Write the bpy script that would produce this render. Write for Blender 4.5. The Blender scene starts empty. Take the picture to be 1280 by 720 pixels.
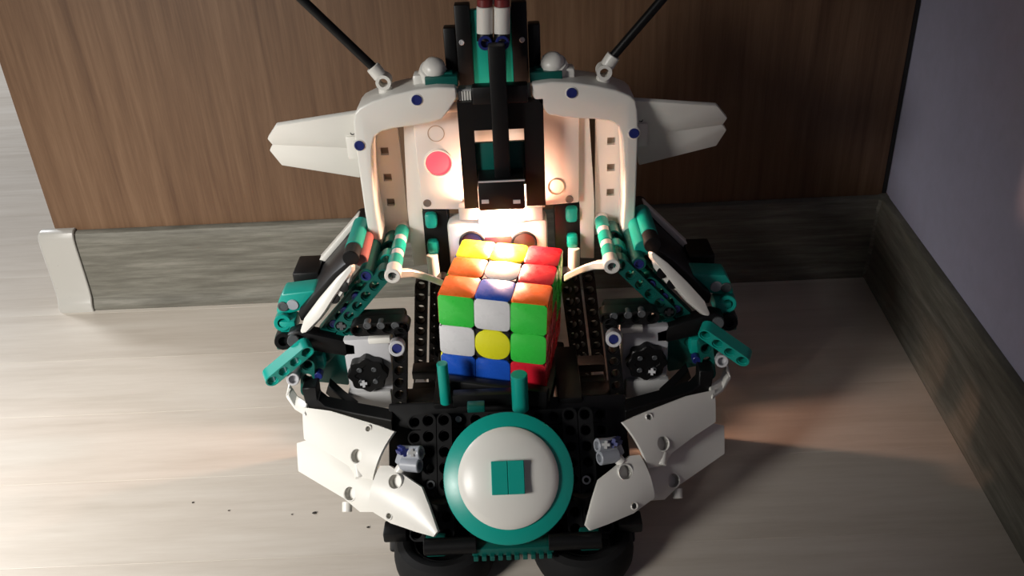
import bpy, bmesh, math, random
from mathutils import Vector as V, Matrix as Mx

# ------------------------------------------------------------------ camera, world, lights, exposure
SC = bpy.context.scene
COL = SC.collection
MM = 0.001
CAM_F, CAM_PITCH, CAM_ROLL, CAM_YAW, CAM_H = 1106.7, .51965, -.04888, .01156, 350.0   # pixels, radians, millimetres

fw = V((-math.sin(CAM_YAW) * math.cos(CAM_PITCH), math.cos(CAM_YAW) * math.cos(CAM_PITCH), -math.sin(CAM_PITCH)))
rt0 = V((math.cos(CAM_YAW), math.sin(CAM_YAW), 0))
up0 = rt0.cross(fw)
RT = math.cos(CAM_ROLL) * rt0 + math.sin(CAM_ROLL) * up0
UP = -math.sin(CAM_ROLL) * rt0 + math.cos(CAM_ROLL) * up0
CAMP = V((0, 0, CAM_H))
cd = bpy.data.cameras.new('camera')
cam = bpy.data.objects.new('camera', cd)
COL.objects.link(cam)
cd.sensor_width = 36
cd.lens = CAM_F / 1280 * 36
cd.clip_start = 0.01
cam.matrix_world = Mx((RT, UP, -fw)).transposed().to_4x4()
cam.location = CAMP * MM
SC.camera = cam

world = bpy.data.worlds.new('world')
SC.world = world
world.use_nodes = True
world.node_tree.nodes['Background'].inputs[0].default_value = (0.80, 0.85, 1.0, 1)
world.node_tree.nodes['Background'].inputs[1].default_value = 0.029


def area_light(name, loc, target, size, power, color, spread=180):
    ld = bpy.data.lights.new(name, 'AREA')
    ld.shape = 'DISK'
    ld.size = size
    ld.energy = power
    ld.color = color
    ld.spread = math.radians(spread)
    o = bpy.data.objects.new(name, ld)
    COL.objects.link(o)
    o.location = loc
    o.rotation_euler = (V(target) - V(loc)).to_track_quat('-Z', 'Y').to_euler()
    return o


# daylight falling in from the left of the room, in front of the panel
area_light('window_light', (-0.58, -0.09, 0.37), (-0.29, 0.45, 0.0), 0.24, 1.7, (1.0, 0.965, 0.91), 71)
area_light('far_floor_fill', (-1.6, 1.5, 0.9), (-0.6, 1.0, 0.0), 0.4, 5.5, (0.95, 0.97, 1.0), 90)  # added fill that brightens the floor behind the panel, source unseen

SC.view_settings.view_transform = 'Standard'
SC.view_settings.look = 'None'
SC.view_settings.gamma = 1
SC.view_settings.use_curve_mapping = False
SC.view_settings.exposure = 0.0

# ------------------------------------------------------------------ helpers
X0 = -9.4                # the toy's plane of symmetry (mm)


def ray(px, py):
    return fw + (px - 640) / CAM_F * RT - (py - 360) / CAM_F * UP


def at(px, py, Y):
    d = ray(px, py)
    return CAMP + d * (Y / d.y)


def atz(px, py, Z):
    d = ray(px, py)
    return CAMP + d * ((Z - CAM_H) / d.z)


def onplane(px, py, P, n):
    d = ray(px, py)
    return CAMP + d * ((P - CAMP).dot(n) / d.dot(n))


def mirror(p):
    return V((2 * X0 - p.x, p.y, p.z))


def side(s):
    return (lambda px, py, Y: at(px, py, Y)) if s < 0 else (lambda px, py, Y: mirror(at(px, py, Y)))


MATS = {}


def mat(name, color, rough=0.4, spec=0.5, emit=None, estr=0, coat=0, vary=0.0, trans=0):
    m = bpy.data.materials.new(name)
    m.use_nodes = True
    nt = m.node_tree
    b = nt.nodes['Principled BSDF']
    b.inputs['Base Color'].default_value = (*color, 1)
    b.inputs['Roughness'].default_value = rough
    b.inputs['Specular IOR Level'].default_value = spec
    b.inputs['Coat Weight'].default_value = coat
    b.inputs['Transmission Weight'].default_value = trans
    if emit:
        b.inputs['Emission Color'].default_value = (*emit, 1)
        b.inputs['Emission Strength'].default_value = estr
    # fine moulded-plastic unevenness in gloss and tone
    tc = nt.nodes.new('ShaderNodeTexCoord')
    no = nt.nodes.new('ShaderNodeTexNoise')
    no.inputs['Scale'].default_value = 180
    no.inputs['Detail'].default_value = 3
    nt.links.new(tc.outputs['Object'], no.inputs['Vector'])
    mr = nt.nodes.new('ShaderNodeMapRange')
    mr.inputs['To Min'].default_value = max(0.02, rough - 0.06)
    mr.inputs['To Max'].default_value = min(1, rough + 0.06)
    nt.links.new(no.outputs['Fac'], mr.inputs['Value'])
    nt.links.new(mr.outputs['Result'], b.inputs['Roughness'])
    MATS[name] = m
    return m


mat('white', (0.72, 0.705, 0.66), 0.33)
mat('white_grey', (0.42, 0.42, 0.42), 0.4)
mat('hub_white', (0.70, 0.655, 0.615), 0.45)
mat('black', (0.0042, 0.0042, 0.0046), 0.42, 0.28)
mat('rubber', (0.008, 0.008, 0.0085), 0.75, 0.25)
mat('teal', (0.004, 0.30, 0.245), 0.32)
mat('teal_shaded', (0.002, 0.085, 0.07), 0.38, 0.35)  # same teal plastic with shade put into the colour
mat('blue', (0.012, 0.02, 0.14), 0.35)
mat('grey', (0.32, 0.34, 0.38), 0.35)
mat('dark_grey', (0.07, 0.075, 0.08), 0.4)
mat('pale_grey', (0.50, 0.50, 0.52), 0.35)
mat('dark_red', (0.16, 0.02, 0.02), 0.4)
mat('dull_red', (0.30, 0.09, 0.085), 0.5)
mat('eye', (0.05, 0.018, 0.012), 0.3)
mat('slot', (0.34, 0.27, 0.20), 0.6)
mat('screw', (0.16, 0.13, 0.11), 0.5)
mat('button_pink', (0.85, 0.10, 0.14), 0.4, emit=(1.0, 0.12, 0.18), estr=0.45)
mat('lamp', (1, 1, 1), 0.4, emit=(1.0, 0.80, 0.62), estr=30)
mat('cube_core', (0.01, 0.01, 0.012), 0.45)
mat('c_white', (0.66, 0.66, 0.68), 0.28)
mat('c_yellow', (0.74, 0.72, 0.02), 0.28)
mat('c_green', (0.04, 0.56, 0.06), 0.28)
mat('c_blue', (0.012, 0.085, 0.50), 0.28)
mat('c_red', (0.62, 0.012, 0.03), 0.28)
mat('c_orange', (0.90, 0.17, 0.02), 0.28)
mat('speck', (0.03, 0.025, 0.02), 0.9)
mat('gap_dark', (0.008, 0.007, 0.007), 0.8)
mat('cap_grey', (0.36, 0.35, 0.325), 0.30)


def wood_mat(name, c0, c1, c2, scale, rough=0.5, bump=0.02, random_tone=0.0, fine=4.0, spec=0.4):
    """procedural grain: stretched noise layers; 'scale' is per-metre frequency along x, y, z of object space"""
    m = bpy.data.materials.new(name)
    m.use_nodes = True
    nt = m.node_tree
    b = nt.nodes['Principled BSDF']
    b.inputs['Roughness'].default_value = rough
    b.inputs['Specular IOR Level'].default_value = spec
    tc = nt.nodes.new('ShaderNodeTexCoord')
    oi = nt.nodes.new('ShaderNodeObjectInfo')
    add = nt.nodes.new('ShaderNodeVectorMath')
    add.operation = 'MULTIPLY_ADD'
    comb = nt.nodes.new('ShaderNodeCombineXYZ')
    for i in range(3):
        nt.links.new(oi.outputs['Random'], comb.inputs[i])
    nt.links.new(comb.outputs[0], add.inputs[0])
    add.inputs[1].default_value = (7, 7, 7) if random_tone else (0, 0, 0)
    nt.links.new(tc.outputs['Object'], add.inputs[2])
    mp = nt.nodes.new('ShaderNodeMapping')
    mp.inputs['Scale'].default_value = scale
    nt.links.new(add.outputs[0], mp.inputs['Vector'])
    n1 = nt.nodes.new('ShaderNodeTexNoise')
    n1.inputs['Scale'].default_value = 1
    n1.inputs['Detail'].default_value = 5
    n1.inputs['Roughness'].default_value = 0.6
    n1.inputs['Distortion'].default_value = 0.35
    nt.links.new(mp.outputs[0], n1.inputs['Vector'])
    n2 = nt.nodes.new('ShaderNodeTexNoise')
    n2.inputs['Scale'].default_value = fine
    n2.inputs['Detail'].default_value = 6
    n2.inputs['Roughness'].default_value = 0.7
    nt.links.new(mp.outputs[0], n2.inputs['Vector'])
    mix = nt.nodes.new('ShaderNodeMix')
    mix.inputs[0].default_value = 0.5
    nt.links.new(n1.outputs['Fac'], mix.inputs[2])
    nt.links.new(n2.outputs['Fac'], mix.inputs[3])
    cr = nt.nodes.new('ShaderNodeValToRGB')
    cr.color_ramp.elements[0].position = 0.34
    cr.color_ramp.elements[0].color = (*c0, 1)
    cr.color_ramp.elements[1].position = 0.66
    cr.color_ramp.elements[1].color = (*c2, 1)
    e = cr.color_ramp.elements.new(0.5)
    e.color = (*c1, 1)
    nt.links.new(mix.outputs[0], cr.inputs['Fac'])
    if random_tone:
        hs = nt.nodes.new('ShaderNodeHueSaturation')
        mr = nt.nodes.new('ShaderNodeMapRange')
        mr.inputs['To Min'].default_value = 1 - random_tone
        mr.inputs['To Max'].default_value = 1 + random_tone
        nt.links.new(oi.outputs['Random'], mr.inputs['Value'])
        nt.links.new(mr.outputs['Result'], hs.inputs['Value'])
        nt.links.new(cr.outputs['Color'], hs.inputs['Color'])
        nt.links.new(hs.outputs['Color'], b.inputs['Base Color'])
    else:
        nt.links.new(cr.outputs['Color'], b.inputs['Base Color'])
    bp = nt.nodes.new('ShaderNodeBump')
    bp.inputs['Strength'].default_value = bump * 10
    bp.inputs['Distance'].default_value = 0.0006
    nt.links.new(n2.outputs['Fac'], bp.inputs['Height'])
    nt.links.new(bp.outputs[0], b.inputs['Normal'])
    MATS[name] = m
    return m


wood_mat('floor_laminate', (0.50, 0.445, 0.38), (0.57, 0.515, 0.45), (0.63, 0.58, 0.515), (3.5, 38, 38), 0.42, 0.01, 0.035)
wood_mat('veneer', (0.080, 0.040, 0.020), (0.120, 0.065, 0.034), (0.160, 0.093, 0.052), (75, 75, 3.2), 0.55, 0.012)
wood_mat('skirting', (0.075, 0.070, 0.057), (0.128, 0.122, 0.102), (0.205, 0.196, 0.168), (11, 11, 150), 0.58, 0.02, fine=2.2, spec=0.2)
wood_mat('paint', (0.39, 0.385, 0.51), (0.41, 0.405, 0.54), (0.43, 0.425, 0.57), (30, 30, 30), 0.8, 0.02, spec=0.2)

WM = {}     # world matrices of everything placed, so that children can be parented exactly


def place(o, parent, M):
    WM[o.name] = M
    if parent is not None:
        o.parent = parent
        o.matrix_parent_inverse = Mx.Identity(4)
        o.matrix_basis = WM[parent.name].inverted() @ M
    else:
        o.matrix_basis = M
    return o


def finish_mesh(me, angle=35):
    for p in me.polygons:
        p.use_smooth = True
    me.set_sharp_from_angle(angle=math.radians(angle))


def mesh_from_bm(bm, name, material):
    """bm in millimetres -> mesh data in metres"""
    bmesh.ops.recalc_face_normals(bm, faces=bm.faces)
    bmesh.ops.scale(bm, vec=(MM, MM, MM), verts=bm.verts)
    me = bpy.data.meshes.new(name)
    bm.to_mesh(me)
    bm.free()
    finish_mesh(me)
    me.materials.append(MATS[material])
    return me


def link(name, me, parent, M):
    o = bpy.data.objects.new(name, me)
    COL.objects.link(o)
    place(o, parent, M)
    return o


def centred(name, bm, material, parent):
    """bm in world millimetres: origin moved to its own centre"""
    c = V((0, 0, 0))
    for v in bm.verts:
        c += v.co
    c /= max(1, len(bm.verts))
    bmesh.ops.translate(bm, vec=-c, verts=bm.verts)
    return link(name, mesh_from_bm(bm, name, material), parent, Mx.Translation(c * MM))


def frame(o, x, n):
    """4x4 in metres: local x along x, local z along n"""
    x = V(x).normalized()
    n = V(n)
    z = (n - x * n.dot(x)).normalized()
    y = z.cross(x)
    M = Mx((x, y, z)).transposed().to_4x4()
    M.translation = V(o) * MM
    return M


def tag(o, label=None, cat=None, group=None, kind=None):
    if label:
        o['label'] = label
    if cat:
        o['category'] = cat
    if group:
        o['group'] = group
    if kind:
        o['kind'] = kind
    return o


# ---- shape builders (all lengths mm) -------------------------------------------------
CACHE = {}


def beam_mesh(n, material, width=7.6, depth=7.6):
    key = ('beam', n, material, width, depth)
    if key in CACHE:
        return CACHE[key]
    bm = bmesh.new()
    S = 16
    hw = width / 2
    h = depth / 2

    def outer(i, k):
        a = 2 * math.pi * k / S
        c, s = math.cos(a), math.sin(a)
        left = c < -1e-6
        right = c > 1e-6
        if (left and i == 0) or (right and i == n - 1):
            return (hw * c, hw * s)
        m = max(abs(c), abs(s))
        return (4 * c / m if abs(c) > 1e-6 else 0, hw * s / m)
    for i in range(n):
        cx = (i - (n - 1) / 2) * 8
        rings = {}
        for key2, r, z in (('ct', 3.05, h), ('cd', 3.05, h - .9), ('ht', 2.45, h - .9),
                           ('hb', 2.45, -h + .9), ('cbd', 3.05, -h + .9), ('cb', 3.05, -h)):
            rings[key2] = [bm.verts.new((cx + r * math.cos(2 * math.pi * k / S), r * math.sin(2 * math.pi * k / S), z)) for k in range(S)]
        ot = [bm.verts.new((cx + outer(i, k)[0], outer(i, k)[1], h)) for k in range(S)]
        ob = [bm.verts.new((cx + outer(i, k)[0], outer(i, k)[1], -h)) for k in range(S)]
        seq = [ot, rings['ct'], rings['cd'], rings['ht'], rings['hb'], rings['cbd'], rings['cb'], ob]
        for a, b in zip(seq[:-1], seq[1:]):
            for k in range(S):
                bm.faces.new((a[k], a[(k + 1) % S], b[(k + 1) % S], b[k]))
        for k in range(S):
            k2 = (k + 1) % S
            inner = False
            am = 2 * math.pi * (k + .5) / S
            if abs(math.sin(am)) < math.sin(math.pi / 4):
                if (math.cos(am) > 0 and i < n - 1) or (math.cos(am) < 0 and i > 0):
                    inner = True
            if not inner:
                bm.faces.new((ot[k], ob[k], ob[k2], ot[k2]))
    bmesh.ops.remove_doubles(bm, verts=bm.verts, dist=0.01)
    me = mesh_from_bm(bm, 'beam', material)
    CACHE[key] = me
    return me


def beam(name, p0, p1, n, material, parent, holes=None, depth=7.6):
    d = V(p1) - V(p0)
    k = holes or max(2, int(round(d.length / 8)) + 1)
    return link(name, beam_mesh(k, material, 7.6, depth), parent, frame((V(p0) + V(p1)) / 2, d, n))


def lathe(name, prof, p0, axis, material, parent, S=24, close=False):
    """prof: list of (r, h) along axis from p0"""
    bm = bmesh.new()
    rings = []
    for r, hh in prof:
        if r < 1e-4:
            rings.append([bm.verts.new((0, 0, hh))])
        else:
            rings.append([bm.verts.new((r * math.cos(2 * math.pi * k / S), r * math.sin(2 * math.pi * k / S), hh)) for k in range(S)])
    pairs = list(zip(rings[:-1], rings[1:]))
    if close:
        pairs.append((rings[-1], rings[0]))
    for a, b in pairs:
        for k in range(S):
            k2 = (k + 1) % S
            if len(a) == 1 and len(b) == 1:
                continue
            if len(a) == 1:
                bm.faces.new((a[0], b[k2], b[k]))
            elif len(b) == 1:
                bm.faces.new((a[k], a[k2], b[0]))
            else:
                bm.faces.new((a[k], a[k2], b[k2], b[k]))
    ax = V(axis).normalized()
    ref = V((0, 0, 1)) if abs(ax.z) < .9 else V((1, 0, 0))
    M = frame(p0, ref.cross(ax), ax)
    return link(name, mesh_from_bm(bm, name, material), parent, M)


def tube(name, p0, p1, r, material, parent, bore=None, bore_depth=3.0, S=24):
    """closed cylinder p0 -> p1 with a blind bore at both ends"""
    d = V(p1) - V(p0)
    L = d.length
    c = min(.35, r * .2)
    if bore:
        bd = min(bore_depth, L * .45)
        prof = [(0, bd), (bore, bd), (bore, 0), (r - c, 0), (r, c), (r, L - c), (r - c, L), (bore, L), (bore, L - bd), (0, L - bd)]
    else:
        prof = [(0, 0), (r - c, 0), (r, c), (r, L - c), (r - c, L), (0, L)]
    return lathe(name, prof, p0, d, material, parent, S)


def pin(parent, p, axis, material='blue', r=2.6, out=0.3, name='pin'):
    """end of a connector pin sitting in a hole; axis points out of the hole"""
    ax = V(axis).normalized()
    out += .3
    q = r * .66
    prof = [(0, -4), (r, -4), (r, out - .25), (r - .25, out), (q, out), (q, out - .3), (0, out - .3)]
    return lathe(name, prof, V(p), ax, material, parent, 16)


def prism(name, pts, n, depth, material, parent, bevel=0.5, seg=2, both=False):
    """flat outline (world mm points) projected to one plane, given depth behind it"""
    n = V(n).normalized()
    c = sum((V(p) for p in pts), V((0, 0, 0))) / len(pts)
    bm = bmesh.new()
    q = [V(p) - n * (V(p) - c).dot(n) for p in pts]
    a = [bm.verts.new(p) for p in q]
    b = [bm.verts.new(p - n * depth) for p in q]
    bm.faces.new(a)
    bm.faces.new(list(reversed(b)))
    k = len(a)
    for i in range(k):
        bm.faces.new((a[i], b[i], b[(i + 1) % k], a[(i + 1) % k]))
    bmesh.ops.recalc_face_normals(bm, faces=bm.faces)
    if bevel:
        es = [e for e in bm.edges if e.calc_face_angle(0) > math.radians(25)]
        bmesh.ops.bevel(bm, geom=es, offset=bevel, segments=seg, affect='EDGES', profile=.5, clamp_overlap=True)
    return centred(name, bm, material, parent)


def box(name, centre, size, material, parent, x=(1, 0, 0), n=(0, 0, 1), bevel=0.6, seg=2):
    bm = bmesh.new()
    bmesh.ops.create_cube(bm, size=1)
    bmesh.ops.scale(bm, vec=size, verts=bm.verts)
    if bevel:
        bmesh.ops.bevel(bm, geom=list(bm.edges), offset=min(bevel, min(size) * .45), segments=seg, affect='EDGES', profile=.5)
    return link(name, mesh_from_bm(bm, name, material), parent, frame(centre, x, n))


def holed_plate(name, xs, ys, cut, depth, material, parent, M, bevel=0):
    """plate in local xy built on the grid xs, ys (mm); cut = set of (i, j) cells left open"""
    bm = bmesh.new()
    vt = {}

    def vv(i, j, z):
        k = (i, j, z)
        if k not in vt:
            vt[k] = bm.verts.new((xs[i], ys[j], 0 if z else -depth))
        return vt[k]
    nx, ny = len(xs) - 1, len(ys) - 1
    solid = lambda i, j: 0 <= i < nx and 0 <= j < ny and (i, j) not in cut
    for i in range(nx):
        for j in range(ny):
            if not solid(i, j):
                continue
            for z in (0, 1):
                bm.faces.new((vv(i, j, z), vv(i + 1, j, z), vv(i + 1, j + 1, z), vv(i, j + 1, z)))
            for di, dj, a, b in ((-1, 0, (i, j), (i, j + 1)), (1, 0, (i + 1, j), (i + 1, j + 1)),
                                 (0, -1, (i, j), (i + 1, j)), (0, 1, (i, j + 1), (i + 1, j + 1))):
                if not solid(i + di, j + dj):
                    bm.faces.new((vv(*a, 0), vv(*b, 0), vv(*b, 1), vv(*a, 1)))
    return link(name, mesh_from_bm(bm, name, material), parent, M)


def shell(name, A, B, n, bulge, thick, material, parent, rows=10, ramp=None):
    """curved fairing: surface between the polylines A and B (same count), arched along n, with thickness"""
    n = V(n).normalized()
    bm = bmesh.new()
    cols = len(A)
    G = [[], []]
    for layer in (0, 1):
        for i in range(cols):
            col = []
            for j in range(rows + 1):
                t = j / rows
                p = V(A[i]).lerp(V(B[i]), t) + n * (bulge * (ramp[i] if ramp else 1) * math.sin(math.pi * t) ** .8 - (thick if layer else 0))
                col.append(bm.verts.new(p))
            G[layer].append(col)
    for layer in (0, 1):
        for i in range(cols - 1):
            for j in range(rows):
                g = G[layer]
                bm.faces.new((g[i][j], g[i + 1][j], g[i + 1][j + 1], g[i][j + 1]))
    for i in range(cols - 1):
        for j in (0, rows):
            bm.faces.new((G[0][i][j], G[0][i + 1][j], G[1][i + 1][j], G[1][i][j]))
    for j in range(rows):
        for i in (0, cols - 1):
            bm.faces.new((G[0][i][j], G[0][i][j + 1], G[1][i][j + 1], G[1][i][j]))
    return centred(name, bm, material, parent)


def drill(o, holes):
    """cut round holes through o; holes = (point mm, axis, radius mm)"""
    tmp = []
    for p, ax, r in holes:
        bm = bmesh.new()
        bmesh.ops.create_cone(bm, cap_ends=True, segments=24, radius1=r * MM, radius2=r * MM, depth=14 * MM)
        me = bpy.data.meshes.new('cutter')
        bm.to_mesh(me)
        bm.free()
        c = bpy.data.objects.new('cutter', me)
        COL.objects.link(c)
        ref = V((0, 0, 1)) if abs(V(ax).normalized().z) < .9 else V((1, 0, 0))
        c.matrix_basis = frame(p, ref.cross(V(ax)), ax)
        m = o.modifiers.new('hole', 'BOOLEAN')
        m.operation = 'DIFFERENCE'
        m.solver = 'EXACT'
        m.object = c
        tmp.append(c)
    bpy.context.view_layer.update()
    dg_ = bpy.context.evaluated_depsgraph_get()
    me = bpy.data.meshes.new_from_object(o.evaluated_get(dg_))
    o.modifiers.clear()
    o.data = me
    me.set_sharp_from_angle(angle=math.radians(35))
    for c in tmp:
        bpy.data.objects.remove(c)


def axle(name, p0, p1, material, parent, w=2.35, t=.9):
    d = V(p1) - V(p0)
    L = d.length
    bm = bmesh.new()
    pts = [(t, t), (w, t), (w, -t), (t, -t), (t, -w), (-t, -w), (-t, -t), (-w, -t), (-w, t), (-t, t), (-t, w), (t, w)]
    a = [bm.verts.new((x, y, 0)) for x, y in pts]
    b = [bm.verts.new((x, y, L)) for x, y in pts]
    bm.faces.new(a)
    bm.faces.new(b)
    for i in range(12):
        bm.faces.new((a[i], a[(i + 1) % 12], b[(i + 1) % 12], b[i]))
    ax = d.normalized()
    ref = V((0, 0, 1)) if abs(ax.z) < .9 else V((1, 0, 0))
    return link(name, mesh_from_bm(bm, name, material), parent, frame(p0, ref.cross(ax), ax))


def sweep(name, path, w, t, material, parent, side_dir):
    """rectangular bar along a polyline"""
    bm = bmesh.new()
    rings = []
    sd = V(side_dir).normalized()
    for i, p in enumerate(path):
        tn = (V(path[min(i + 1, len(path) - 1)]) - V(path[max(i - 1, 0)])).normalized()
        u = tn.cross(sd).normalized()
        rings.append([bm.verts.new(V(p) + sd * a * w / 2 + u * b * t / 2) for a, b in ((-1, -1), (1, -1), (1, 1), (-1, 1))])
    for a, b in zip(rings[:-1], rings[1:]):
        for k in range(4):
            bm.faces.new((a[k], a[(k + 1) % 4], b[(k + 1) % 4], b[k]))
    bm.faces.new(rings[0])
    bm.faces.new(rings[-1])
    bmesh.ops.recalc_face_normals(bm, faces=bm.faces)
    es = [e for e in bm.edges if e.calc_face_angle(0) > math.radians(50)]
    bmesh.ops.bevel(bm, geom=es, offset=.5, segments=1, affect='EDGES')
    return centred(name, bm, material, parent)


def empty(name, loc):
    o = bpy.data.objects.new(name, None)
    COL.objects.link(o)
    o.empty_display_size = .02
    place(o, None, Mx.Translation(V(loc) * MM))
    return o


FRONT = V((0, -1, 0))

# ------------------------------------------------------------------ the setting
D, HB, XL, XC, PHI = 614.8, 65.9, -354.3, 280.5, -.0823
TB = 10.0

# floor: base slab and separate laminate strips
floor = box('floor', (0, 500, -11), (3000, 3400, 14), 'gap_dark', None, bevel=0)
tag(floor, 'pale wood laminate floor with grain running left to right', 'floor', kind='structure')
bm = bmesh.new()
PW, PL = 66.0, 2800.0
bmesh.ops.create_cube(bm, size=1)
bmesh.ops.scale(bm, vec=(PL - .06, PW - .06, 4), verts=bm.verts)
bmesh.ops.bevel(bm, geom=[e for e in bm.edges if all(v.co.z > 0 for v in e.verts)], offset=.07, segments=1, affect='EDGES')
plank_me = mesh_from_bm(bm, 'plank', 'floor_laminate')
random.seed(4)
row = 0
y = -60.0
while y < 2100:
    link('plank', plank_me, floor, Mx.Translation(V((random.uniform(-90, 90), y + PW / 2, -2)) * MM))
    y += PW
    row += 1

wall_b = box('wall_back', ((XL + XC - 4) / 2, D + 11, 700 / 2 + 1), (XC - 4 - XL, 22, 700), 'veneer', None, bevel=.5)
tag(wall_b, 'brown wood veneer panel with vertical grain standing behind the toy robot', 'wall panel', kind='structure')

rd = V((math.sin(PHI), -math.cos(PHI), 0))          # along the right wall, towards the viewer
rn = V((-math.cos(PHI), -math.sin(PHI), 0))         # into the room
cor = V((XC, D, 0))
wall_r = box('wall_right', cor + rd * 330 - rn * 20 + V((0, 0, 351)), (1300, 40, 700), 'paint', None, x=rd, n=(0, 0, 1), bevel=0)
tag(wall_r, 'plain lavender grey painted wall on the right', 'wall', kind='structure')
gap_shade = box('gap_shade_1', (XC - 2.2, D + 9, 351), (3.4, 16, 700), 'gap_dark', None, bevel=0)  # dark strip painting the shade inside the gap between panel and wall
tag(gap_shade, 'thin black strip standing in for shade in the gap between wood panel and lavender wall', 'gap_shade', kind='structure')

PROF = [(0, 66), (2.2, 66), (4.6, 64.5), (6.0, 61), (6.6, 56), (6.7, 46), (6.6, 30), (6.9, 16), (7.6, 9.5), (9.2, 6), (10.3, 3.2), (10.3, 0), (0, 0)]


def extrude_profile(name, p0, along, out, L, material, parent, prof=PROF, inset0=0, grow=0.0, closed_round=False):
    """skirting profile (depth out of the wall, height) carried along 'along'"""
    bm = bmesh.new()
    stations = [(0, grow), (L, grow)]
    if closed_round:
        stations = [(0, grow - 4.5), (.8, grow - 2.2), (2.2, grow - .8), (4.5, grow), (L - .6, grow), (L, grow - .5)]
    rings = []
    for s, g in stations:
        ring = []
        for d_, h_ in prof:
            dd = d_ + (g if d_ > .01 else 0)
            hh = h_ + (g if h_ > .01 else 0)
            ring.append(bm.verts.new(V(p0) + V(along) * s + V(out) * max(dd, 0) + V((0, 0, max(hh, 0)))))
        rings.append(ring)
    k = len(prof)
    for a, b in zip(rings[:-1], rings[1:]):
        for i in range(k):
            bm.faces.new((a[i], a[(i + 1) % k], b[(i + 1) % k], b[i]))
    bm.faces.new(rings[0])
    bm.faces.new(rings[-1])
    bmesh.ops.remove_doubles(bm, verts=bm.verts, dist=.001)
    return centred(name, bm, material, parent)


bb = extrude_profile('baseboard_back', V((XL + 2, D, 0)), V((1, 0, 0)), V((0, -1, 0)), XC - XL - 8, 'skirting', None)
tag(bb, 'grey wood-look skirting board along the foot of the wood panel', 'skirting board', kind='structure')
br = extrude_profile('baseboard_right', cor + rd * 3, rd, rn, 900, 'skirting', None)
tag(br, 'grey wood-look skirting board along the lavender wall', 'skirting board', kind='structure')
cap = extrude_profile('end_cap', V((XL - 13, D + .2, 0)), V((1, 0, 0)), V((0, -1, 0)), 29, 'cap_grey', bb, grow=2.0, closed_round=True)
tag(cap, 'smooth pale grey plastic end cap')
dg = (V((0, -1, 0)) + rn).normalized()
dside = V((-dg.y, dg.x, 0))
ic = extrude_profile('corner_cap', cor - dside * 7 - dg * 5, dside, dg, 14, 'skirting', bb,
                     prof=[(0, 66.6), (9, 66.6), (14, 64), (16, 58), (16.4, 30), (17, 12), (20.5, 4), (20.5, 0), (0, 0)])

# crumbs of dirt on the floor
for (px, py, s, lab) in ((393, 641, 1.3, 'tiny dark crumb on the floor just below the lower left white panel'),
                         (460, 659, 1.0, 'tiny pale brown crumb on the floor beside the left black tyre'),
                         (286, 638, .7, 'tiny dark speck on the floor left of the bigger crumb'),
                         (365, 643, .6, 'smallest dark speck on the floor, close left of the bigger crumb'),
                         (241, 628, .8, 'leftmost dark speck lying on the pale floor'),
                         (316, 375.5, 1.1, 'dark speck on the floor at the foot of the grey skirting board')):
    p = atz(px, py, .35 * s)
    bm = bmesh.new()
    bmesh.ops.create_icosphere(bm, subdivisions=1, radius=1)
    for v in bm.verts:
        v.co *= random.uniform(.7, 1.15)
    bmesh.ops.scale(bm, vec=(1.1 * s, .8 * s, .42 * s), verts=bm.verts)
    c = link('crumb', mesh_from_bm(bm, 'crumb', 'speck'), None, Mx.Translation(p * MM))
    tag(c, lab, 'crumb', 'specks of dirt on the floor')

# ------------------------------------------------------------------ puzzle cube
CUBE_C = V((-10.3, 408.1, 100.4))
RC = Mx.Rotation(-.200, 4, 'Z') @ Mx.Rotation(.055, 4, 'X') @ Mx.Rotation(.053, 4, 'Y')
cube = bpy.data.objects.new('puzzle_cube', None)
COL.objects.link(cube)
cube.empty_display_size = .02
MC = Mx.Translation(CUBE_C * MM) @ RC
place(cube, None, MC)
tag(cube, 'scrambled stickerless three by three colour puzzle cube held in front of the robot', 'puzzle cube')
CU = 56.0 / 3
bm = bmesh.new()
bmesh.ops.create_cube(bm, size=CU - .35)
bmesh.ops.bevel(bm, geom=list(bm.edges), offset=.7, segments=2, affect='EDGES')
cubie_me = mesh_from_bm(bm, 'cubie', 'cube_core')


def cap_mesh(kind, material):
    """coloured face of a cubie: kind centre (nearly round) / other (rounded square), standing 0.5 proud"""
    key = ('cap', kind, material)
    if key in CACHE:
        return CACHE[key]
    h = (CU - .16) / 2
    e = {'centre': 2.6, 'edge': 8.0, 'corner': 16.0}[kind]
    bm = bmesh.new()
    S = 40
    rings = []
    for off, z in ((0, -.6), (0, .2), (.1, .36), (.32, .45)):
        r = []
        for k in range(S):
            a = 2 * math.pi * (k + .5) / S
            c, s = math.cos(a), math.sin(a)
            rad = (abs(c) ** e + abs(s) ** e) ** (-1 / e) * h - off
            r.append(bm.verts.new((rad * c, rad * s, z)))
        rings.append(r)
    for a, b in zip(rings[:-1], rings[1:]):
        for k in range(S):
            bm.faces.new((a[k], a[(k + 1) % S], b[(k + 1) % S], b[k]))
    bm.faces.new(rings[-1])
    bm.faces.new(rings[0])
    CACHE[key] = mesh_from_bm(bm, 'face_cap', material)
    return CACHE[key]


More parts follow.
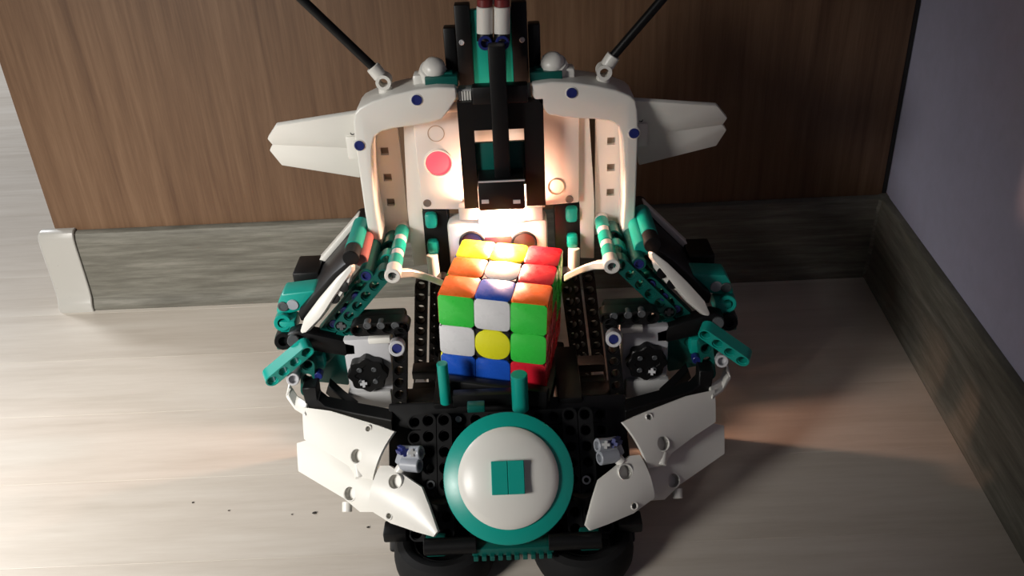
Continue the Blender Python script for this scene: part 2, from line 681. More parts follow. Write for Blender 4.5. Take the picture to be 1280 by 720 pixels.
# facelets listed row by row as seen from outside each face
FACES = {
    'front': ['gwg', 'wyg', 'bbr'],     # top row first, left to right
    'top': ['yyr', 'owr', 'obo'],       # far row first
    'right': ['ogg', 'rrg', 'rrr'],     # top row first, near to far
    'left': ['bgr', 'ybw', 'ory'],
    'back': ['rwb', 'ggo', 'yow'],
    'bottom': ['wgo', 'brw', 'yob'],
}
CN = dict(g='c_green', w='c_white', y='c_yellow', b='c_blue', r='c_red', o='c_orange')
AX = {'front': (V((1, 0, 0)), V((0, 0, 1)), V((0, -1, 0))), 'top': (V((1, 0, 0)), V((0, 1, 0)), V((0, 0, 1))),
      'right': (V((0, 1, 0)), V((0, 0, 1)), V((1, 0, 0))), 'left': (V((0, -1, 0)), V((0, 0, 1)), V((-1, 0, 0))),
      'back': (V((-1, 0, 0)), V((0, 0, 1)), V((0, 1, 0))), 'bottom': (V((1, 0, 0)), V((0, -1, 0)), V((0, 0, -1)))}
cubies = {}
for i in (-1, 0, 1):
    for j in (-1, 0, 1):
        for k in (-1, 0, 1):
            if (i, j, k) == (0, 0, 0):
                continue
            cubies[(i, j, k)] = link('cubie', cubie_me, cube, MC @ Mx.Translation(V((i, j, k)) * CU * MM))
for fname, rows in FACES.items():
    ux, uy, n = AX[fname]
    for r in range(3):
        for c in range(3):
            pos = ux * (c - 1) + uy * (1 - r) + n
            key = tuple(int(round(t)) for t in pos)
            nz = sum(1 for t in key if t)
            kind = {1: 'centre', 2: 'edge', 3: 'corner'}[nz]
            M = MC @ frame(pos * CU + n * (-CU / 2 - .3 + 0) + n * (CU / 2 * 0), ux, n)
            M = MC @ frame((pos - n) * CU + n * (28 - .4), ux, n)
            link('face_cap', cap_mesh(kind, CN[rows[r][c]]), cubies[key], M)

# ------------------------------------------------------------------ toy robot
robot = empty('toy_robot', (X0, 400, 0))
tag(robot, 'white, black and teal toy robot built from plastic beams, with round teal shield', 'toy robot')
YH = 455.0          # front of the head

for s in (-1, 1):
    A = side(s)
    # --- white curved head shell
    o_pts = [(570, 110), (545, 109), (520, 112), (490, 119), (465, 127), (449, 135), (443, 142), (442, 155), (443, 170), (446, 195),
             (451, 230), (456, 265), (462, 300), (468, 318), (480, 318), (477, 300), (471, 265), (467, 233), (465, 200), (465, 184), (468, 172),
             (476, 165), (492, 161), (517, 157.5), (537, 154), (552, 150), (560, 140), (571, 124)]
    sh = prism('head_shell', [A(x, y, YH - 12) for x, y in o_pts], FRONT, 26, 'white', robot, bevel=1.1, seg=3)
    for x, y in ((521, 125), (449.5, 182)):
        p = A(x, y, YH - 12.2)
        lathe('pin_socket', [(3.0, 0.2), (3.6, -.4), (3.6, -3), (2.6, -3), (2.6, 0.0), (3.0, 0.2)], p, FRONT, 'white', sh, 20)
        pin(sh, p, FRONT, 'blue', 2.75, .35)
    # --- ear blades (two overlapping panels)
    for nm, pts, yy in (('ear_blade', [(450, 141), (344.5, 157.5), (334, 174), (340.5, 181.5), (450, 186)], YH + 4),
                        ('ear_blade', [(450, 178), (341, 181), (336.8, 188.5), (352, 207), (450, 222.5)], YH + 5.5)):
        ne = V((-.10, -.93, -.35)).normalized()
        ep = [onplane(x, y, at(420, 181, yy), ne) for x, y in pts]
        prism(nm, ep if s < 0 else [mirror(q) for q in ep], ne if s < 0 else V((-ne.x, ne.y, ne.z)), 3.2, 'white', robot, bevel=.6)
    bk = box('ear_bracket', A(441, 183, YH + 2), (5.5, 6, 13), 'white', robot, bevel=.8)
    pin(bk, A(440.5, 166, YH + .5), FRONT, 'black', 1.2, .3)
    # --- slotted side panel and plain strip inside the shell
    p00 = A(470, 304, YH + 8)
    x0, x1 = (A(468, 230, YH + 8).x, A(505, 230, YH + 8).x)
    x0, x1 = min(x0, x1), max(x0, x1)
    zt, zb = A(480, 150, YH + 8).z, A(500, 304, YH + 8).z
    w = x1 - x0
    sl = []
    for yy in (189, 222, 253):
        zc = A(484, yy, YH + 8).z
        sl.append((zc - 2.2, zc + 2.2))
    sl.sort()
    xa = A(479.5, 222, YH + 8).x
    xb = A(489.5, 222, YH + 8).x
    xa, xb = min(xa, xb) - x0, max(xa, xb) - x0
    ys = [0]
    for a, b in sl:
        ys += [a - zb, b - zb]
    ys.append(zt - zb)
    M = frame((x0, YH + 8, zb), (1, 0, 0), FRONT)
    pan = holed_plate('slotted_panel', [0, xa, xb, w], ys, {(1, 1), (1, 3), (1, 5)}, 3, 'white', robot, M)
    box('slot_backing', ((xa + xb) / 2 + x0, YH + 12.2, (zt + zb) / 2), (xb - xa + 3, 2, zt - zb - 4), 'slot', pan, bevel=0)
    pts = [(504, 150), (520, 150), (528, 262), (534, 331), (517, 333), (509, 262)]
    prism('side_strip', [A(x, y, YH + 4) for x, y in pts], FRONT, 10, 'white', robot, bevel=.5)
    # --- hub halves
    pts = [(515, 140), (574, 140), (578, 262), (528, 262)]
    hub = prism('hub_cover', [A(x, y, YH) for x, y in pts], FRONT, 20, 'hub_white', robot, bevel=.8)
    if s < 0:
        p = at(548, 204, YH - .1)
        lathe('button_rim', [(8.2, -1), (8.2, .35), (7.9, .6), (7.3, .6), (7.1, .3), (7.1, -1)], p, FRONT, 'white', hub, 32)
        tag(lathe('button', [(0, .45), (5.5, .4), (7.0, .1), (7.0, -1), (0, -1)], p, FRONT, 'button_pink', hub, 32), 'glowing pink round button')
        lathe('small_ring', [(4.6, -1), (4.6, .15), (4.2, .15), (4.2, -1)], at(545, 167, YH - .1), FRONT, 'slot', hub, 24)
        pin(hub, at(534, 254, YH - .1), FRONT, 'screw', 2.3, .1, 'screw')
    else:
        lathe('small_ring', [(4.8, -1), (4.8, .12), (4.3, .12), (4.3, -1)], at(695, 233.5, YH - .1), FRONT, 'slot', hub, 28)
        pin(hub, at(711.5, 249, YH - .1), FRONT, 'screw', 2.3, .1, 'screw')

    # --- black uprights of the neck mast, white shoulder cones, teal cross pieces
    def bar(nm, xa, xb, ya, yb, Y, dep, m, bev=.8):
        ym = (ya + yb) / 2
        a, b = A(xa, ym, Y), A(xb, ym, Y)
        a.z, b.z = A((xa + xb) / 2, ya, Y).z, A((xa + xb) / 2, yb, Y).z
        return box(nm, ((a.x + b.x) / 2, Y + dep / 2, (a.z + b.z) / 2), (abs(b.x - a.x), dep, abs(a.z - b.z)), m, robot, bevel=bev)
    u1 = bar('mast_upright', 570.5, 590, 6, 112, YH + 2, 8, 'black')
    u2 = bar('mast_upright', 556, 571, 35, 104, YH + 6, 8, 'black')
    pin(u1, A(577, 53, YH + 1.9), FRONT, 'pale_grey', 1.4, .2, 'axle_end')
    bar('mast_panel', 590, 611, 12, 106, YH + 5, 5, 'teal')
    tl = bar('teal_plate', 531, 572, 96, 110, YH - 6, 10, 'teal_shaded', .6)
    bar('teal_plate', 536, 566, 91, 97, YH - 2, 6, 'teal_shaded', .6)
    p = A(541, 93, YH + 3)
    lathe('shoulder_cone', [(0, 9.3), (3, 9), (5.2, 7.6), (6.2, 5.2), (6.2, 3.8), (7.2, 3.4), (7.6, 0), (7.6, -8), (0, -8)], p, (s * -.25, -.45, .8), 'white', robot, 28)
    bar('cone_foot', 516, 531, 94, 114, YH - 2, 10, 'white', 1.5)
    # --- ridged vent block between shell and mast
    vb = bar('vent_block', 572, 590, 112, 127, YH - 8, 8, 'white_grey', .3)
    if s < 0:
        for k in range(5):
            a = A(574.5 + 3.3 * k, 114, YH - 8.6)
            b = A(574.5 + 3.3 * k, 126, YH - 8.6)
            box('ridge', ((a.x + b.x) / 2, YH - 8.2, (a.z + b.z) / 2), (.8, 1.2, a.z - b.z), 'white', vb, bevel=0)
    # --- antenna: angled white connector and black rod
    pb, ph, pe = A(484, 124, YH + 1), A(480, 101, YH + 1), A(465.5, 83, YH + 1)
    con = lathe('antenna_joint', [(2.3, -4), (4.0, -4), (4.0, 4), (2.3, 4)], ph, FRONT, 'white', robot, 24, close=True)
    tube('socket', ph + (pb - ph).normalized() * 2.8, pb, 3.7, 'white', con)
    tube('socket', ph + (pe - ph).normalized() * 2.8, pe, 3.7, 'white', con)
    far = A(330, -46, YH + 1)
    tag(tube('antenna_rod', pe - (far - pe).normalized() * 3, far, 2.35, 'black', robot), 'slim black antenna rod')

# --- centre of the head: black sensor arm
YF = YH - 12
cx = lambda x, y, Y=YF: at(x, y, Y)
zA = lambda y, Y=YF: at(625, y, Y).z
xl = [at(571, 130, YF).x, at(594, 190, YF).x, at(656, 190, YF).x, at(679, 130, YF).x]
zs = [zA(259), zA(162), zA(126)]
M = frame((0, YF, 0), (1, 0, 0), FRONT)
fr = holed_plate('sensor_frame', xl, sorted(zs), {(1, 0)}, 7, 'black', robot, M)


def hbox(nm, xa, xb, ya, yb, Y, dep, m, parent=None, bev=.5):
    ym = (ya + yb) / 2
    a, b = at(xa, ym, Y), at(xb, ym, Y)
    a.z, b.z = at((xa + xb) / 2, ya, Y).z, at((xa + xb) / 2, yb, Y).z
    return box(nm, ((a.x + b.x) / 2, Y + dep / 2, (a.z + b.z) / 2), (abs(b.x - a.x), dep, abs(a.z - b.z)), m, parent or robot, bevel=bev)


hbox('hub_middle', 572, 680, 140, 262, YH + 3, 16, 'hub_white', None, .5)
hbox('teal_window_plate', 590, 660, 178, 232, YF + 3, 3, 'teal_shaded')
bar_c = hbox('sensor_arm', 614, 635, 58, 228, YF - 9, 9, 'black', None, .8)
hbox('arm_edge', 635, 636.5, 140, 228, YF - 7, 5, 'pale_grey', bar_c, 0)
cs = hbox('colour_sensor', 598, 656, 226, 263, YF - 14, 17, 'black', None, 1.0)
hbox('light_line', 598, 656, 226, 227.5, YF - 14.3, 1, 'pale_grey', cs, 0)
for x in (606.5, 646):
    hbox('mark', x - 4.5, x + 4.5, 250, 254.5, YF - 14.4, 1, 'pale_grey', cs, 0)
hbox('mast_crossbar', 590, 660, 108, 130, YF - 3, 8, 'black', None, .8)
mc = hbox('mast_core', 614, 631, 50, 110, YH + 1, 7, 'black', None, .6)
for x in (573.5, 655.5):
    hbox('clear_block', x, x + 23, 259, 276, YH - 6, 8, 'white_grey', None, .8)
hbox('sensor_bridge', 597, 656, 262, 279, YH - 4, 10, 'white_grey', None, .5)

# white tubes with dark ends on top of the mast
for x in (606, 627.5):
    p0, p1 = at(x, 42, YH - 5), at(x, 8, YH - 5)
    wt = tube('mast_tube', p0, p1, 4.1, 'white', robot)
    tube('collar', at(x, 52, YH - 6), p0, 4.1, 'black', wt)
    tube('pin_end', at(x + .5, 54, YH - 10), at(x + .5, 52, YH - 3), 3.6, 'blue', wt, bore=2.2)
    tube('red_ring', p1, at(x, -2, YH - 5), 3.9, 'dark_red', wt)
tube('mast_tube', at(617, 4, YH - 1), at(617, -14, YH - 1), 3.9, 'white', robot)

# lamp of the colour sensor, pointing down onto the cube
LP = at(627, 266, YF - 2)
lamp = lathe('lamp_ring', [(0, 0), (5.2, 0), (5.6, .6), (5.6, 2.4), (0, 2.4)], LP + V((0, 0, -1.2)), (0, 0, 1), 'lamp', cs, 28)
tag(lamp, 'bright warm white lamp under the sensor')
ld = bpy.data.lights.new('sensor_light', 'POINT')
ld.energy = 1.0
ld.color = (1.0, 0.54, 0.36)
ld.shadow_soft_size = .004
lo = bpy.data.objects.new('sensor_light', ld)
COL.objects.link(lo)
lo.location = (LP + V((0, 8.7, -5))) * MM

# --- distance sensor with two eyes
YS = YH - 3
ds = hbox('distance_sensor', 561, 685, 277, 345, YS, 16, 'white', None, 3.0)
for x in (590, 655):
    e = at(x, 303, YS)
    er = lathe('eye_rim', [(7.4, -2), (7.4, 1.2), (6.8, 1.6), (6.2, 1.2), (6.2, -2)], e, FRONT, 'black', ds, 32, close=True)
    lathe('eye_lens', [(0, .9), (3.6, .5), (6.2, .1), (6.2, -2), (0, -2)], e, FRONT, 'eye', er, 32)
hbox('eye_bridge', 606, 640, 296, 310, YS - .6, 2, 'eye', ds, .3)

# --- towers carrying the head
for s in (-1, 1):
    A = side(s)

    def bar(nm, xa, xb, ya, yb, Y, dep, m, bev=.8, parent=None):
        ym = (ya + yb) / 2
        a, b = A(xa, ym, Y), A(xb, ym, Y)
        a.z, b.z = A((xa + xb) / 2, ya, Y).z, A((xa + xb) / 2, yb, Y).z
        return box(nm, ((a.x + b.x) / 2, Y + dep / 2, (a.z + b.z) / 2), (abs(b.x - a.x), dep, abs(a.z - b.z)), m, parent or robot, bevel=bev)
    bar('neck_block', 531, 563, 262, 350, YH + 4, 14, 'black')
    bar('teal_bush', 531, 546, 268, 287, YH, 7, 'teal', 2.0)
    bar('teal_bush', 534, 548, 303, 320, YH - 2, 7, 'teal', 2.0)
    a, b = A(543, 345, YH - 4), A(540, 318, YH - 2)
    tube('white_link', a, b, 3.4, 'white', robot)
    tw = beam('tower_beam', A(527, 356, YH + 6), A(524, 560, YH + 6), FRONT, 'black', robot)
    beam('tower_beam', A(546, 352, YH + 6), A(542, 560, YH + 6), FRONT, 'black', robot)
    beam('tower_beam', A(553, 352, YH - 8), A(548, 540, YH - 8), FRONT, 'black', robot)
    bar('cross_plate', 515, 572, 464, 474, YH - 30, 10, 'black')
    bar('cross_plate', 515, 560, 487, 491, YH - 45, 8, 'black')
    bar('cross_plate', 505, 560, 503, 518, YH - 60, 14, 'black')
    pin(tw, A(526, 475, YH - 10), FRONT, 'pale_grey', 3.2, 2.0, 'bush')

    # ---------------- arm
    YA = 404.0
    # axle stack along the depth, its open end towards the viewer
    p = A(490.5, 345.5, YA)
    run = [('bush', 'white', 9, 4.3, 2.4), ('bush', 'teal', 11, 3.9, None), ('bush', 'pale_grey', 6, 3.6, None), ('bush', 'teal', 11, 3.9, None),
           ('bush', 'pale_grey', 6, 3.6, None), ('bush', 'teal', 12, 3.9, None), ('bush', 'white', 8, 4.0, 2.4)]
    stack = None
    yy = 0
    ax0 = axle('nose_axle', p + V((0, 2.5, 0)), p + V((0, 62, 0)), 'dark_grey', robot)
    for nm, m, L, r, b in run:
        tube(nm, p + V((0, yy, 0)), p + V((0, yy + L, 0)), r, m, ax0, bore=b)
        yy += L
    # white lever from the axle to behind the cube
    path = [A(495, 342, YA + 8), A(512, 341, YA + 14), A(530, 345, YA + 22), A(552, 353, YA + 30)]
    sweep('white_lever', path, 4.5, 4.5, 'white', robot, (0, 0, 1))
    # teal diagonal beams, three layers
    q0, q1 = A(480, 341, YA + 6), A(428, 402.5, YA + 6)
    for k, (dy, m) in enumerate(((0, 'teal_shaded'), (17, 'teal'), (34, 'teal_shaded'))):
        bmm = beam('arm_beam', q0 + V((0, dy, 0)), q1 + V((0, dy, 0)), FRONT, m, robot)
        if k == 0:
            axle('axle_end', q1 + V((0, -4.6, 0)), q1 + V((0, 8, 0)), 'dark_grey', bmm)
    off = V((-9.5 * -s * -1, 0, -6.5))
    off = V((s * 9.0, 2.0, -5.0))
    b2 = beam('arm_beam', q0 + off * 1.0 + (q1 - q0) * .28, q1 + off * 1.0 + (q1 - q0) * .05, FRONT, 'teal_shaded', robot)
    for t in (.0, .35, .7, 1.0):
        pin(b2, (q0 + off + (q1 - q0) * .28).lerp(q1 + off + (q1 - q0) * .05, t) + V((0, -3.8, 0)), FRONT, 'blue', 2.4, .2)
    beam('arm_beam', A(437, 408, YA + 6), A(398, 452, YA + 10), FRONT, 'teal_shaded', robot)
    # teal tubes lying behind the nose
    e = A(457.5, 345, YA + 4)
    tt = tube('arm_tube', e, e + V((0, 58, 0)), 4.1, 'teal_shaded' if s > 0 else 'teal_shaded', robot, bore=2.8)
    lathe('pin_end', [(0, 1.5), (2.7, 1.5), (2.7, -.2), (1.9, -.2), (1.9, .9), (0, .9)], e, (0, 1, 0), 'blue', tt, 18)
    e = A(440, 321, YA + 12)
    tube('arm_tube', e + V((0, 7, 1)), e + V((0, 38, 1)), 4.6, 'teal', robot)
    tube('black_collar', e + V((0, -4, 1)), e + V((0, 7, 1)), 4.4, 'black', robot)
    tube('black_collar', e + V((0, 38, 1)), e + V((0, 50, 1)), 4.5, 'black', robot)
    if s < 0:
        ee = at(451, 326, YA + 12)
        tag(tube('red_cylinder', ee, ee + V((0, 36, 1)), 3.6, 'dull_red', robot), 'dull red cylinder')  # plain dull red cylinder; the other arm has a teal sleeve here
    else:
        ee = A(451, 326, YA + 12)
        tube('teal_sleeve', ee, ee + V((0, 38, 1)), 4.6, 'teal', robot)
    beam('bracket_beam', A(489, 300, YA + 50), A(468, 318, YA + 50), FRONT, 'teal_shaded', robot)
    beam('bracket_beam', A(474, 345, YA + 22), A(487, 312, YA + 40), (s * .4, -.8, .3), 'teal', robot)
    # black body of the arm between the white blades
    prism('arm_core', [A(x, y, YA + 8) for x, y in ((446, 318), (436, 348), (396, 398), (376, 402), (372, 392), (415, 343))], FRONT, 40, 'black', robot, bevel=1)
    box('arm_block', A(388, 342, YA + 46), (15, 22, 13), 'black', robot, bevel=1.2)
    # rear white blade seen nearly edge-on
    prism('arm_blade', [A(x, y, YA + 50) for x, y in ((447, 270), (449.5, 273), (446, 281), (399, 336), (394, 335), (395, 330))], FRONT, 8, 'white', robot, bevel=.5)
    prism('blade_core', [A(x, y, YA + 49) for x, y in ((448, 277), (455, 285), (445, 325), (410, 352), (398, 340))], FRONT, 14, 'black', robot, bevel=.8)
    # front white armour panel with two-hole tab
    pa = prism('arm_armour', [A(x, y, YA - 4) for x, y in ((434, 332), (436.5, 334), (437, 340), (417, 372), (408, 388), (402, 397), (386, 414), (380, 415.5), (377.5, 413), (380, 398),
                                                          (397, 373), (417, 348))], (s * .25, -.9, .35), 5, 'white', robot, bevel=.8)
    tb = prism('tab', [A(x, y, YA - 2) for x, y in ((435, 338), (437.5, 344), (436.5, 353), (430, 364), (422, 376), (414, 382), (409, 381), (412, 374))], (s * .2, -.95, .25), 4, 'white', pa, bevel=.8)
    for x, y in ((429, 358.5), (418, 373)):
        lathe('tab_hole', [(0, .25), (2.6, .25), (3.0, .1), (3.0, -.4), (0, -.4)], A(x, y, YA - 2.4), (s * .2, -.95, .25), 'black', pa, 18)
    # outer teal blocks, wrist
    b1 = prism('wrist_block', [A(x, y, YA + 14) for x, y in ((392, 363), (352, 368), (348, 376), (345, 390), (350, 396), (384, 386), (396, 366))], FRONT, 14, 'teal', robot, bevel=1.2)
    lathe('grey_insert', [(0, .5), (3.0, .5), (3.3, 0), (0, 0)], A(366, 381, YA + 13.8), FRONT, 'grey', b1, 18)
    pin(b1, A(354, 383, YA + 13.9), FRONT, 'dark_grey', 3.0, .5, 'hole_insert')
    tube('wrist_tube', A(353, 404, YA + 6), A(356, 395, YA + 22), 4.6, 'teal', robot, bore=2.6)
    tube('wrist_tube', A(354, 427, YA + 2), A(357, 417, YA + 18), 4.8, 'black', robot, bore=2.6)
    box('wrist_side', A(362, 402, YA + 12), (9, 12, 7), 'teal', robot, bevel=1.2)
    box('wrist_side', A(357, 422, YA + 14), (9, 12, 9), 'teal_shaded', robot, bevel=1.2)
    tube('grey_pin', A(366.5, 426.5, YA - 6), A(368, 420, YA + 8), 3.2, 'dark_grey', robot)
    prism('forearm_beam', [A(x, y, YA - 2) for x, y in ((358, 419), (372, 414), (400, 420), (446, 430), (447, 445), (432, 446), (380, 438), (362, 434))], FRONT, 9, 'black', robot, bevel=1.5)
    # finger beams
    fb = beam('finger_beam', A(339, 470, YA - 14), A(381, 435, YA - 8), (-s * .35, -.85, -.2), 'teal', robot)
    f2 = beam('finger_beam', A(386, 488, YA - 6), A(386, 449, YA - 4), (0, -1, 0), 'teal_shaded', robot)
    box('palm_block', A(391, 448, YA + 4), (14, 10, 10), 'teal', robot, bevel=1.5)
    tube('finger_pin', A(366, 474.5, YA - 14), A(371, 463, YA + 4), 3.5, 'pale_grey', robot, bore=2.3)
    pin(f2, A(398, 470, YA - 8), FRONT, 'blue', 2.3, .3)
    prism('palm_panel', [A(x, y, YA + 6) for x, y in ((394, 442), (438, 440), (436, 482), (398, 478))], FRONT, 4, 'teal_shaded', robot, bevel=.8)
    # small bent white fin linking arm and skirt
    sweep('white_fin', [A(364, 478, YA - 4), A(360, 488, YA - 8), A(370, 503, YA - 14), A(384, 512, YA - 22)], 9, 2.2, 'white', robot, (0, 1, .2))

    # ---------------- shoulder motor
    YM = 402.0
    mb = bar('motor_body', 434, 492, 424, 512, YM, 26, 'pale_grey', 1.6)
    bar('motor_step', 436, 490, 490, 511, YM - 3, 6, 'white_grey', 1.0, mb)
    bar('motor_lip', 460, 488, 423, 430, YM - 2.5, 4, 'white', .6, mb)
    c = A(461, 463, YM - .1)
    bm = bmesh.new()
    S = 48
    rings = []
    for off, z in ((0, 0), (0, 4.6), (.6, 5.2), (4.2, 5.2), (4.6, 4.6)):
        r_ = []
        for k in range(S):
            a_ = 2 * math.pi * k / S
            rr = 10.6 + .75 * math.cos(8 * a_) - off
            r_.append(bm.verts.new((rr * math.cos(a_), rr * math.sin(a_), z)))
        rings.append(r_)
    for a_, b_ in zip(rings[:-1], rings[1:]):
        for k in range(S):
            bm.faces.new((a_[k], a_[(k + 1) % S], b_[(k + 1) % S], b_[k]))
    bm.faces.new(rings[0])
    bm.faces.new(rings[-1])
    rotor = link('rotor', mesh_from_bm(bm, 'rotor', 'black'), mb, frame(c, (1, 0, 0), FRONT))
    axle('axle_end', A(454.5, 480, YM - 7), A(454.5, 479, YM), 'pale_grey', robot, 1.9, .7)
    for k in range(4):
        a_ = math.pi / 4 + k * math.pi / 2
        pin(mb, c + V((5.6 * math.cos(a_), -5.1, 5.6 * math.sin(a_))), FRONT, 'dark_grey', 1.5, .3, 'rotor_hole')
    # black frame round the motor
    fb1 = beam('motor_frame', A(452, 408, YM - 4), A(500, 405, YM - 4), FRONT, 'black', robot)
    fb2 = beam('motor_frame', A(500.5, 409, YM - 5), A(500.5, 520, YM - 5), FRONT, 'black', robot)
    bar('frame_plate', 447, 508, 396, 420, YM + 1, 10, 'black', 2.0)
    for x in (459, 476, 494):
        pin(fb1, A(x, 407, YM - 7.8), FRONT, 'dark_grey', 2.2, .1)
    t1 = tube('frame_bush', A(496, 436, YM - 19), A(497, 430, YM - 8), 4.2, 'pale_grey', robot, bore=2.6)
    lathe('pin_end', [(0, 1.2), (2.6, 1.2), (2.6, .2), (0, .2)], A(496, 436, YM - 19), (0, 1, 0), 'blue', t1, 18)
    # lower curved black frame and sole of the arm
    sweep('frame_curve', [A(388, 478, YM - 10), A(392, 498, YM - 12), A(408, 509, YM - 16), A(440, 516, YM - 22), A(492, 526, YM - 30)], 10, 8, 'black', robot, (0, 1, 0))
    sweep('frame_brace', [A(410, 482, YM + 2), A(428, 498, YM - 6), A(446, 512, YM - 14)], 8, 6, 'black', robot, (0, 1, 0))

# ---------------- tray that holds the cube
for u in (-33, 33):
    box('tray_bracket', V((X0 + u, 400, 55)), (13, 50, 24), 'black', robot, bevel=1.2)
tray = box('tray', CUBE_C + V((0, 0, -36.5)), (58, 58, 8), 'black', robot, x=(RC @ V((1, 0, 0))), n=(0, 0, 1), bevel=1.5)
ty = RC @ V((0, -1, 0))
tx = RC @ V((1, 0, 0))
rim = box('tray_rim', CUBE_C + ty * 32.5 + V((0, 0, -27)), (58, 6.5, 14), 'black', robot, x=tx, n=(0, 0, 1), bevel=1.5)
box('tray_support', V((X0, 385, 54)), (36, 26, 24), 'black', robot, bevel=1.5)
for (xa, xb, ya, yb, Yc) in ((549, 565, 458, 508, 369), (639, 663, 472, 516, 362)):
    a, b = at((xa + xb) / 2, yb, Yc), at((xa + xb) / 2, ya, Yc)
    tag(tube('tray_post', V((a.x, Yc + 3, a.z)), V((a.x, Yc + 3, b.z)), (xb - xa) / 5.6, 'teal', robot), 'upright teal post of the cube tray')
hbox('tray_lip', 584, 606, 508, 516, 356, 5, 'teal_shaded')
hbox('tray_lip', 566, 640, 494, 508, 366, 6, 'black')

# ---------------- chest behind the shield: tilted black frame
DC = at(635.5, 597, 328)
DN = (CAMP - DC).normalized()
DN = V((0, DN.y, DN.z)).normalized()
DU = V((0, -DN.z, DN.y)) * -1
DU = V((0, DN.z, -DN.y))
if DU.z < 0:
    DU = -DU
DX = V((1, 0, 0))


def chest(u, v, w=0):
    return DC + DX * u + DU * v + DN * w


for v in (-26, -18, -2, 14, 22, 30):
    beam('chest_beam', chest(-48, v, -26), chest(48, v, -26), DN, 'black', robot)
for u in (-40, -32, 32, 40):
    beam('chest_beam', chest(u, -26, -18), chest(u, 30, -18), DN, 'black', robot)
box('chest_plate', chest(0, 3, -33), (126, 76, 6), 'black', robot, x=DX, n=DN, bevel=1.5)
box('chest_core', V((X0, 376, 30)), (84, 44, 32), 'black', robot, bevel=3)
for s in (-1, 1):
    lathe('pin_end', [(1.3, 0), (2.2, 0), (2.2, .5), (1.3, .5)], (onplane(733, 600, chest(0, 0, -14), DN) if s > 0 else onplane(538.5, 606, chest(0, 0, -14), DN)), DN,
          'pale_grey' if s > 0 else 'dark_grey', robot, 18, close=True)
pin(robot, onplane(573, 524, chest(0, 0, -20), DN), DN, 'pale_grey', 1.6, .2, 'pin_end')

# ---------------- round shield: teal dish, white dish, two tiles
lathe('shield_stem', [(0, -24), (4, -24), (4, -3), (0, -3)], DC, DN, 'black', robot, 20)
R1 = 32.0
dish = lathe('shield_dish', [(0, -3.2), (R1 - 3, -4.4), (R1 - .5, -4.2), (R1, -3.6), (R1 - .3, -3.0), (28, -1.2), (22, .6), (12, 1.8), (0, 2.2)], DC, DN, 'teal', robot, 72)
tag(dish, 'round teal dish')
wd = lathe('shield_face', [(0, .6), (22, -.2), (24.2, .4), (24.5, .9), (24.2, 1.4), (21, 3.1), (16, 4.7), (10, 5.8), (5, 6.3), (0, 6.5)], DC, DN, 'white', dish, 72)
tag(wd, 'white domed centre of the shield')
for k in (-1, 1):
    box('tile', chest(k * 3.98, 0, 7.6), (7.8, 15.8, 3.4), 'teal', robot, x=DX, n=DN, bevel=.25, seg=1)

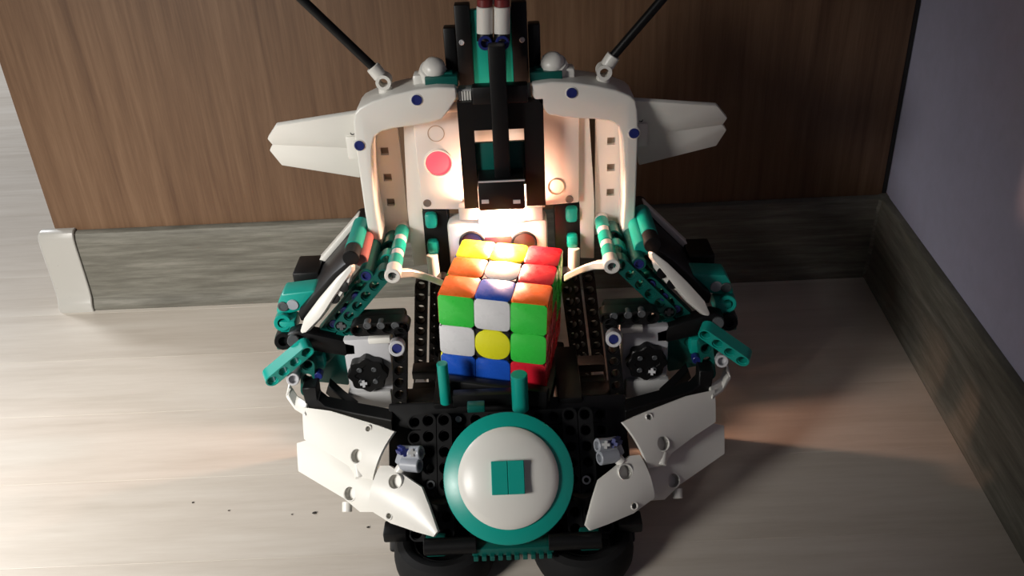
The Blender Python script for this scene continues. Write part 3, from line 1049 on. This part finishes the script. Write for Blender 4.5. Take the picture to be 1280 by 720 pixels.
# ---------------- white skirt panels beside the shield
for s in (-1, 1):
    NL = V((s * .38, -.66, .62)).normalized()
    P0 = at(500, 600, 340) if s < 0 else mirror(at(500, 600, 340))
    nl = V((-.38, -.66, .62)).normalized()
    P0l = at(500, 600, 340)

    def K(px, py, w=0.0):
        q = onplane(px, py, P0l + nl * w, nl)
        return q if s < 0 else mirror(q)
    upper = shell('skirt_panel', [K(378, 509, 3), K(412, 513.5, 3), K(457, 527, 3), K(476, 533, 3), K(493, 539.5, 3)],
                  [K(380, 549, 3), K(405, 563, 3), K(436, 583, 3), K(446, 597, 3), K(466, 600, 3)], NL, 3.4, 2.0, 'white', robot, ramp=(.1, .35, .8, 1, 1))
    rear = shell('skirt_panel', [K(371, 554, -4), K(384, 550, -4), K(420, 568, -4), K(468, 590, -4), K(478, 596, -4)],
                 [K(373, 589, -4), K(398, 604, -4), K(430, 623, -4), K(450, 640, -4), K(468, 640, -4)], NL, 2.6, 2.0, 'white', robot, ramp=(.1, .3, .7, 1, 1))
    lower = shell('skirt_panel', [K(475, 582, 3.5), K(487, 582, 3.5), K(505, 594, 3.5), K(527, 609, 3.5), K(536, 632, 3.5), K(547, 664, 3.5)],
                  [K(461, 637, 3.5), K(474, 645, 3.5), K(488, 654, 3.5), K(500, 658, 3.5), K(520, 665, 3.5), K(542, 671, 3.5)], NL, 3.0, 2.0, 'white', robot, ramp=(1, 1, .9, .7, .4, .1))
    cuts = {}
    for par, x, y, wv, r in ((upper, 446, 570, 5.4, 3.5), (rear, 437.5, 617, -2.4, 3.5), (lower, 493.5, 602, 5.6, 3.5), (upper, 460, 536, 4.4, 1.4), (lower, 486, 645, 5.0, 1.4)):
        q = K(x, y, wv)
        cuts.setdefault(par.name, (par, []))[1].append((q, NL, r))
        lathe('hole_well', [(r, .1), (r + .45, .3), (r + .7, 0), (r + .7, -4.6), (0, -4.6), (0, -3.8), (r, -3.8)], q, NL, 'white', par, 24, close=True)
    for par, hs in cuts.values():
        drill(par, hs)
    for par, x0_, y0_, x1_, y1_, wv in ((upper, 447, 580, 450, 597, 2.4), (rear, 434, 627, 434, 640, -6), (lower, 498, 590, 503, 583, 2.2)):
        tube('hole_sleeve', K(x0_, y0_, wv), K(x1_, y1_, wv), 2.6, 'white', par)
    # grey connector block with blue axle between panels
    cb = box('connector_block', K(513, 572, -2), (12, 10, 9), 'grey', robot, x=K(530, 572) - K(500, 560), n=NL, bevel=1.5)
    for x0_, y0_, x1_, y1_ in ((505, 566, 527, 566), (503, 580, 525, 582)):
        tube('connector_tube', K(x0_, y0_, 2), K(x1_, y1_, 2), 3.6, 'grey', cb, bore=2.2)
    axle('blue_axle', K(500, 562, 3), K(506, 565, 6.6), 'blue', cb)
    axle('pale_axle', K(515, 566, 2), K(515, 566, 6.6), 'white_grey', cb, 2.0, .7)
    box('bracket', K(495, 664, -8), (12, 10, 6), 'black', robot, bevel=1)

# ---------------- base: teal rack, blocks, tyres lying flat as feet
rk = box('rack', atz(641, 681, 24), (40, 9, 5), 'teal_shaded', robot, bevel=.6)
rp = atz(641, 684, 23)
for k in range(10):
    box('tooth', rp + V(((k - 4.5) * 4, -4.0, -1.5)), (2.4, 3.4, 3), 'teal_shaded', rk, bevel=.3, seg=1)
for s in (-1, 1):
    sgn = s

    def B(px, py, Z):
        q = atz(px, py, Z)
        return q if s < 0 else mirror(q)
    t = B(556, 689, 8)
    tc = V((t.x, t.y, 0))
    box('ankle_block', B(545, 681, 26), (10, 9, 8), 'teal_shaded', robot, bevel=1.2)
    tube('ankle_axle', B(530, 684, 27), B(596, 681, 27), 4.2, 'black', robot)
    tube('ankle_post', tc + V((0, 6, 16)), tc + V((0, 6, 40)), 6, 'black', robot)
    ty_ = lathe('tyre', [(15, 3), (17, 1.2), (21.5, 0), (24.2, 1.2), (25.6, 5), (25.8, 9), (25.2, 14), (23.5, 17.5), (20.5, 19), (17, 18), (15, 16)], tc, (0, 0, 1), 'rubber', robot, 56, close=True)
    lathe('wheel_hub', [(0, 2.5), (15.2, 2.5), (15.4, 4), (15.4, 16), (14.4, 16.5), (13, 12), (5, 12), (4.5, 16), (0, 16)], tc, (0, 0, 1), 'black', ty_, 36)
